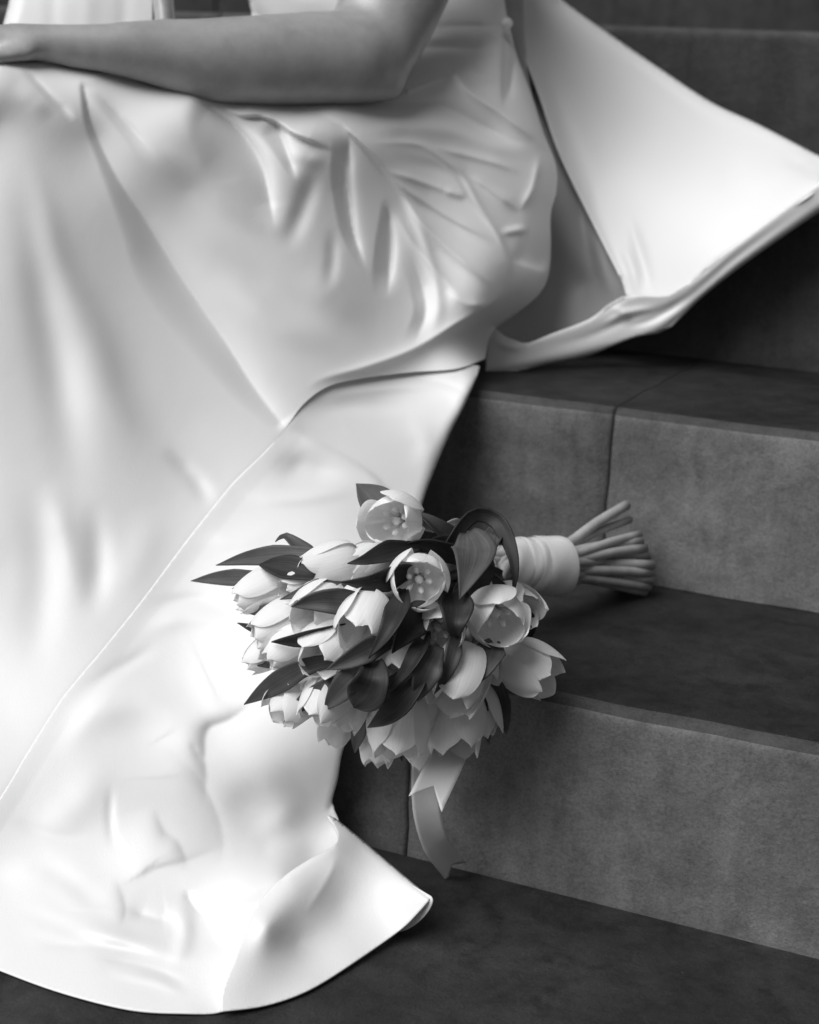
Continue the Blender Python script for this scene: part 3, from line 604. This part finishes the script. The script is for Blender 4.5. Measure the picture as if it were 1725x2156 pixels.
tulips = [  # vx, vy, axis (right, down, towards), length px, openness, depth offset, radius factor, stamens
    (828, 1098, (-.30, .06, .95), 128, .98, -.004, .50, 1), (882, 1222, (.0, .05, 1), 120, 1.02, -.014, .53, 1), (1049, 1300, (.16, .30, .92), 128, .95, -.012, .52, 1),
    (1112, 1406, (.80, .46, .36), 128, .92, .0, .46, 1), (925, 1328, (.12, .22, .92), 118, .82, .004, .50, 1), (965, 1424, (-.22, .85, .42), 148, .80, -.006, .46, 0),
    (957, 1515, (.02, .92, .30), 145, .80, .012, .46, 0), (838, 1523, (-.12, .90, .30), 145, .80, .004, .46, 0), (768, 1305, (-.25, .58, .72), 130, .80, -.008, .47, 1),
    (690, 1363, (-.40, .58, .66), 122, .82, -.004, .47, 1), (830, 1398, (-.10, .50, .82), 112, .85, .004, .46, 1), (672, 1275, (-.62, .48, .58), 124, .78, .0, .46, 1),
    (698, 1192, (-.86, .22, .38), 130, .66, -.002, .44, 0), (765, 1190, (-.7, .3, .5), 112, .7, .012, .44, 0), (553, 1243, (-.86, .34, .30), 132, .55, .004, .40, 0),
    (588, 1313, (-.85, .40, .28), 128, .62, .006, .42, 0), (606, 1364, (-.72, .60, .30), 115, .6, .002, .42, 0), (626, 1463, (-.60, .74, .30), 138, .7, .004, .44, 0),
    (690, 1462, (-.48, .80, .32), 130, .72, -.004, .44, 0), (736, 1492, (-.30, .88, .32), 100, .75, .008, .42, 0), (745, 1260, (-.6, .4, .6), 96, .7, .012, .44, 0),
    (712, 1523, (-.36, .9, .10), 100, .7, .03, .42, 0), (1080, 1280, (.55, .2, .7), 118, .8, .028, .46, 0), (880, 1480, (-.1, .9, .3), 130, .75, .03, .44, 0), (1000, 1492, (.28, .9, .2), 128, .75, .022, .42, 0),
    (640, 1232, (-.8, .3, .45), 108, .65, .006, .42, 0), (560, 1378, (-.8, .5, .2), 100, .6, .02, .40, 0), (652, 1418, (-.6, .7, .4), 106, .7, .012, .42, 0), (772, 1422, (-.2, .8, .5), 100, .75, .014, .42, 0),
    (1012, 1398, (.2, .8, .5), 106, .75, .014, .42, 0), (800, 1560, (-.15, .95, .2), 108, .7, .022, .42, 0), (722, 1332, (-.4, .6, .62), 108, .75, .010, .44, 1), (898, 1562, (0, .95, .2), 112, .7, .026, .42, 0)]
tul_ends = [(1320, 1063, 1.575), (1326, 1094, 1.585), (1350, 1140, 1.56), (1364, 1168, 1.565), (1374, 1190, 1.56), (1373, 1222, 1.565), (1358, 1246, 1.57), (1340, 1150, 1.585), (1345, 1205, 1.585), (1330, 1232, 1.59), (1338, 1178, 1.595), (1358, 1154, 1.562), (1370, 1206, 1.562), (1366, 1236, 1.567), (1346, 1126, 1.565)]
tul_seed = 100
for k, (vx, vy, axv, lpx, op, do, rf, st) in enumerate(tulips):
    op *= .80 if axv[2] > .8 else .92
    d = dome(vx, vy)+do; L = lpx*d/K; axis = img_dir(*axv); c = P(vx, vy, d); basep = c-axis*L*.5; Rr = rf*L
    Mx = frame(axis, rng.uniform(0, 2)); 
    def place(V): return [Vector(basep)+Mx @ Vector(v) for v in V]
    rec = part(mesh_obj('tulip', *[(lambda a: a)(x) for x in (place([(Rr*.16*math.cos(i*math.pi/5)*(1-.0*j), Rr*.16*math.sin(i*math.pi/5), .0-.004+.006*j) for j in range(2) for i in range(10)]), grid_faces(10, 2, True)+[tuple(range(10))[::-1], tuple(range(10, 20))])], MAT_STEM))
    for q in range(6):
        ph = q*math.pi/3+rng.normal(0, .06); V, Fc, UV = petal_mesh(L, Rr, op*(.95 if q % 2 else 1.0), ph, q % 2, tul_seed+k*10+q)
        o = mesh_obj('petal', place(V), Fc, MAT_PETAL, None, True, UV); o.parent = rec; o.matrix_parent_inverse = Matrix()
        o.matrix_parent_inverse = Matrix.Translation(-Vector(bouquet.location)) if False else rec.matrix_parent_inverse.inverted()
        o.matrix_parent_inverse = Matrix()
    if st:
        pv, pf = tube([(0, 0, .002), (0, 0, L*.22), (0, 0, L*.34), (0, 0, L*.40)], [Rr*.11, Rr*.11, Rr*.15, Rr*.05], 9)
        o = mesh_obj('pistil', place(pv), pf, MAT_PISTIL); o.parent = rec
        for q in range(6):
            a = q*math.pi/3+.4+rng.normal(0, .1); s_ = .34+.05*rng.normal()
            e = np.array([math.cos(a), math.sin(a), 0])
            pv, pf = tube([e*Rr*.12+(0, 0, .002), e*Rr*.26+(0, 0, L*.17), e*Rr*(s_)+(0, 0, L*.24), e*Rr*(s_+.06)+(0, 0, L*.34), e*Rr*(s_+.09)+(0, 0, L*.42)], np.array([.05, .045, .10, .10, .04])*Rr, 7)
            o = mesh_obj('stamen', place(pv), pf, MAT_STAMEN); o.parent = rec
    # stem: from the flower through the tie to the cut end
    ang = k*2.399; rr = .017*math.sqrt((k+.5)/len(tulips)); axd = P(1190, 1192, 1.49)-BIND; axd /= np.linalg.norm(axd); s1 = np.cross(axd, [0, 0, 1]); s1 /= np.linalg.norm(s1); s2 = np.cross(s1, axd)
    rr *= .8; offv = s1*rr*math.cos(ang)+s2*rr*math.sin(ang)
    if k < len(tul_ends):
        e_ = P(*tul_ends[k]); offv = s2*np.clip((1192-tul_ends[k][1])*.00017, -.0115, .0115)+s1*(.012 if k < 7 else -.006)*(-1)
    else: e_ = P(1335+rng.uniform(-15, 25), 1190+rng.uniform(-35, 45), 1.60+rng.uniform(0, .02))
    mid = BIND+offv; mid2 = P(1185, 1192, 1.488)+offv
    pts = catmull(np.array([basep, basep*.62+mid*.38-axis*.012, mid-(mid2-mid)*.35, mid, mid2, e_*.55+mid2*.45+np.array([0, 0, .001]), e_]), .015)
    pv, pf = tube(pts, .0043+.0005*rng.uniform(-1, 1), 9); part(mesh_obj('stem', pv, pf, MAT_STEM))

def leaf(path, width, roll=0.0, do=0.0, mat=None, fold=.35, wbase=.35, pk=.45, curl=0.0, dz=None):
    """path: (vx, vy[, extra depth]) from base to tip; width px; roll: degrees the blade turns about its own length"""
    p = np.array([(a[0], a[1], (a[2] if len(a) > 2 else 0)) for a in path], float)
    if do < 0: do -= .007
    dd = np.array([dome(a[0], a[1]) for a in p])+do+p[:, 2]
    q3 = P(p[:, 0], p[:, 1], dd); c = catmull(q3, .006); n = 18
    s = np.r_[0, np.cumsum(np.linalg.norm(np.diff(c, axis=0), axis=1))]; t = np.linspace(0, 1, n); c = np.column_stack([np.interp(t*s[-1], s, c[:, i]) for i in range(3)])
    T = np.gradient(c, axis=0); T /= np.linalg.norm(T, axis=1)[:, None]; W = width*.5*dd.mean()/K; V = []; UV = []
    nu = 9
    for j in range(n):
        b = np.cross(T[j], F); b /= np.linalg.norm(b); nn = np.cross(b, T[j]); 
        if nn@F > 0: nn = -nn
        a = math.radians(roll+curl*t[j]); sd_ = b*math.cos(a)+nn*math.sin(a); nr = nn*math.cos(a)-b*math.sin(a)
        x = t[j]; wd = W*(wbase+(1-wbase)*min(1, x/pk)**.8 if x < pk else max(0, 1-((x-pk)/(1-pk))**1.45)**1.0)
        wd = max(wd, W*.015)
        for i in range(nu):
            u = -1+2*i/(nu-1); V.append(c[j]+sd_*wd*u+nr*wd*fold*(u*u-.35)+nr*wd*.05*math.sin(6*x+3*u)); UV.append((i/(nu-1), x))
    o = mesh_obj('leaf', V, grid_faces(nu, n), mat or MAT_LEAF, None, True, UV); solid(o, .0011, 0); return part(o)
DK = MAT_LEAF_D
leaf([(850, 1110, .03), (800, 1062, .02), (750, 1018, .015)], 74, 10, .02)
leaf([(700, 1168, .02), (600, 1168, .01), (520, 1176, 0), (455, 1190, -.01)], 44, 20, .01)
leaf([(580, 1215, .02), (500, 1216, .01), (450, 1218, 0), (402, 1223, -.01)], 36, 15, .01)
leaf([(680, 1215, .0), (620, 1200, -.005), (580, 1192, -.008), (545, 1189, -.008)], 62, 35, -.006, DK, .5)
leaf([(690, 1200, .02), (630, 1150, .02), (600, 1128, .015), (580, 1140, .005)], 40, 45, .02)
leaf([(880, 1150, .02), (820, 1165, 0), (770, 1180, -.008), (732, 1186, -.01)], 56, 30, -.008, DK, .5)
leaf([(870, 1200, .02), (820, 1215, 0), (770, 1226, -.008), (718, 1226, -.012)], 60, -30, -.006, DK, .5)
leaf([(780, 1270, .02), (720, 1265, -.006), (665, 1266, -.014), (613, 1278, -.014)], 58, -15, -.012)
leaf([(660, 1270, .02), (600, 1276, .0), (550, 1286, -.004), (498, 1283, -.006)], 26, 10, .0)
leaf([(650, 1285, .01), (620, 1285, 0), (590, 1285, 0), (565, 1285, .0)], 60, 30, .006, DK)
leaf([(740, 1318, .02), (680, 1335, -.002), (630, 1346, -.008), (572, 1352, -.01)], 46, -35, -.008, DK, .5)
leaf([(720, 1385, .02), (640, 1405, -.006), (580, 1440, -.01), (514, 1484, -.012)], 52, -15, -.006)
leaf([(650, 1395, .02), (600, 1396, .008), (560, 1394, 0), (520, 1392, 0)], 34, 40, .006, DK)
leaf([(850, 1240, .02), (835, 1290, -.012), (810, 1340, -.018), (776, 1386, -.016)], 54, 25, -.010, DK, .45)
leaf([(900, 1280, .02), (870, 1310, -.006), (845, 1345, -.012), (826, 1376, -.012)], 76, -20, -.004, DK, .4)
leaf([(830, 1350, .02), (780, 1365, -.006), (735, 1390, -.014), (688, 1411, -.014)], 54, -10, -.010)
leaf([(790, 1400, .02), (745, 1425, -.01), (710, 1462, -.016), (682, 1496, -.014)], 56, 10, -.012, None)
leaf([(790, 1390, .0), (785, 1430, -.02), (768, 1465, -.022), (745, 1490, -.012)], 84, 0, -.012, DK, .6)
leaf([(900, 1400, .0), (870, 1450, -.014), (825, 1498, -.02), (774, 1532, -.016)], 58, 25, -.012, DK, .45)
leaf([(925, 1360, .01), (905, 1400, -.012), (890, 1440, -.016), (880, 1478, -.012)], 62, -10, -.012)
leaf([(860, 1415, .01), (835, 1445, -.008), (815, 1470, -.01), (800, 1495, -.008)], 54, 0, -.006)
leaf([(1040, 1350, .02), (1030, 1380, -.008), (1015, 1415, -.014), (998, 1444, -.012)], 66, 15, -.010)
leaf([(1030, 1400, .03), (1046, 1440, .01), (1058, 1495, 0), (1066, 1546, -.006)], 44, 20, .008)
leaf([(775, 1480, .02), (762, 1520, .004), (752, 1555, 0), (747, 1586, -.004)], 34, 15, .004)
leaf([(640, 1470, .03), (610, 1495, .02), (590, 1518, .014)], 26, 0, .02, DK)
leaf([(985, 1120, .02), (998, 1160, -.012), (985, 1215, -.018), (968, 1262, -.012)], 98, 5, -.012, None, .3)
leaf([(1045, 1105, .03), (1035, 1140, .0), (1025, 1180, -.006), (1010, 1205, -.002)], 46, 25, -.002)
leaf([(930, 1175, .05), (965, 1120, .02), (1000, 1083, .0), (1045, 1096, -.008), (1075, 1150, -.012), (1086, 1210, -.006), (1078, 1260, .01)], 36, 40, -.004, DK, .25, .7, .5, -50)
leaf([(950, 1245, .01), (960, 1280, -.010), (958, 1315, -.016), (965, 1345, -.010)], 76, -5, -.010, DK, .5, .5)
leaf([(1080, 1290, .03), (1105, 1315, .015), (1118, 1345, .012)], 60, 10, .012, DK)
leaf([(1010, 1165, .05), (950, 1130, .03), (905, 1095, .02), (870, 1075, .02)], 46, 30, .01, DK)
leaf([(1010, 1190, .04), (940, 1160, .01), (890, 1145, 0), (840, 1150, -.002)], 50, -25, .0, DK)
leaf([(1040, 1180, .04), (980, 1165, .025), (930, 1150, .02), (880, 1160, .015)], 70, 20, .02, DK)
leaf([(985, 1115, .05), (960, 1108, .03), (940, 1108, .025), (925, 1100, .02)], 36, 30, .02, MAT_STEM)
leaf([(1060, 1215, .05), (1020, 1225, .03), (980, 1240, .025), (945, 1270, .02)], 80, 10, .03, DK)  # this and the next deep leaves fill gaps with painted shade
leaf([(900, 1230, .05), (850, 1270, .035), (800, 1330, .03), (760, 1400, .03)], 110, 0, .03, DK)
leaf([(960, 1260, .05), (950, 1330, .035), (930, 1400, .03), (900, 1470, .03)], 120, 0, .03, DK)
leaf([(860, 1210, .05), (780, 1240, .035), (700, 1290, .03), (640, 1330, .03)], 100, 0, .035, DK)
leaf([(860, 1260, .05), (790, 1340, .035), (720, 1420, .03), (660, 1480, .03)], 110, 0, .035, DK)

for (pa, wd_, ro_, do_, m_) in (
    ([(760, 1215, .02), (690, 1228, 0), (640, 1246, -.006), (590, 1262, -.008)], 34, 20, -.004, None), ([(640, 1330, .02), (580, 1330, 0), (540, 1325, -.004), (500, 1312, -.004)], 26, -20, .002, DK),
    ([(900, 1330, .02), (880, 1370, -.012), (850, 1420, -.018), (812, 1458, -.016)], 40, 30, -.006, DK), ([(730, 1420, .02), (690, 1440, -.006), (640, 1478, -.01), (598, 1520, -.008)], 34, 10, -.004, None),
    ([(960, 1330, .02), (955, 1370, -.01), (940, 1420, -.014), (915, 1462, -.012)], 40, -20, -.006, None), ([(1020, 1440, .02), (1016, 1490, .0), (1022, 1530, -.002), (1030, 1566, -.002)], 30, 15, .004, None),
    ([(880, 1480, .02), (862, 1530, .0), (850, 1570, -.004), (846, 1604, -.004)], 32, -10, .004, DK), ([(1040, 1215, .02), (1062, 1250, .0), (1090, 1290, 0), (1120, 1322, .004)], 36, 20, .004, DK)):
    leaf(pa, wd_, ro_, do_, m_)

# satin tie around the stems
wa, wb = P(1068, 1190, 1.44), P(1180, 1192, 1.487); axd = (wb-wa)/np.linalg.norm(wb-wa); s2 = U-axd*(U@axd); s2 /= np.linalg.norm(s2); s1 = np.cross(axd, s2)
def bandloft(t0, t1, r0, r1, tilt, seed):
    rs = np.random.default_rng(seed); n, m = 40, 10; V = []
    for j in range(m):
        x = j/(m-1); edge = min(x, 1-x)
        for i in range(n):
            th = 2*math.pi*i/n; r_ = r0+(r1-r0)*x+.0004*math.sin(2*th+seed+3*x)+.0003*math.sin(3*th-5*x+seed)-.0004*max(0, 1-edge/.1)
            tt = t0+(t1-t0)*x+tilt*math.sin(th+.5)
            V.append(wa+(wb-wa)*tt+s2*r_*1.04*math.sin(th)+s1*r_*.95*math.cos(th))
    o = mesh_obj('ribbon_wrap', V, grid_faces(n, m, True), MAT_WRAP); solid(o, .0006, 1, False); return part(o)
bandloft(-.14, .20, .0222, .0228, .05, 1); bandloft(.14, .36, .0233, .0236, .035, 5); bandloft(.30, .56, .0240, .0244, .05, 7); bandloft(.50, 1.0, .0249, .0254, -.03, 9)
# ribbon tails
def tail(path, width, tip, name='ribbon_tail', twist=0.0):
    p = np.array([(a, b, d) for a, b, d in path]); q = P(p[:, 0], p[:, 1], p[:, 2]); c = catmull(q, .003)
    T = np.gradient(c, axis=0); T /= np.linalg.norm(T, axis=1)[:, None]; k = len(c); nu = 9; V = []; UV = []; W = width*.5*p[:, 2].mean()/K
    s = np.r_[0, np.cumsum(np.linalg.norm(np.diff(c, axis=0), axis=1))]
    for j in range(k):
        b = np.cross(F, T[j]); b /= np.linalg.norm(b); nn = np.cross(T[j], b); x = j/(k-1); a = twist*x
        for i in range(nu):
            u = -1+2*i/(nu-1); ext = tip*(abs(u)-.0)*x**6 - tip*.5*x**6
            V.append(c[j]+(b*math.cos(a)+nn*math.sin(a))*W*u+T[j]*ext+nn*.0016*math.cos(u*1.4)*1.2); UV.append((u*.5*W*2/.03, s[j]/.03))
    o = mesh_obj(name, V, grid_faces(nu, k), MAT_RIB, None, True, UV); solid(o, .0005, 0); return part(o)
tail([(975, 1520, 1.315), (958, 1560, 1.29), (936, 1610, 1.262), (906, 1672, 1.236)], 74, .022, twist=.15)
tail([(905, 1560, 1.33), (897, 1620, 1.315), (898, 1700, 1.315), (918, 1775, 1.335), (958, 1832, zdep(958, 1832, .006))], 58, .012, twist=-.35)
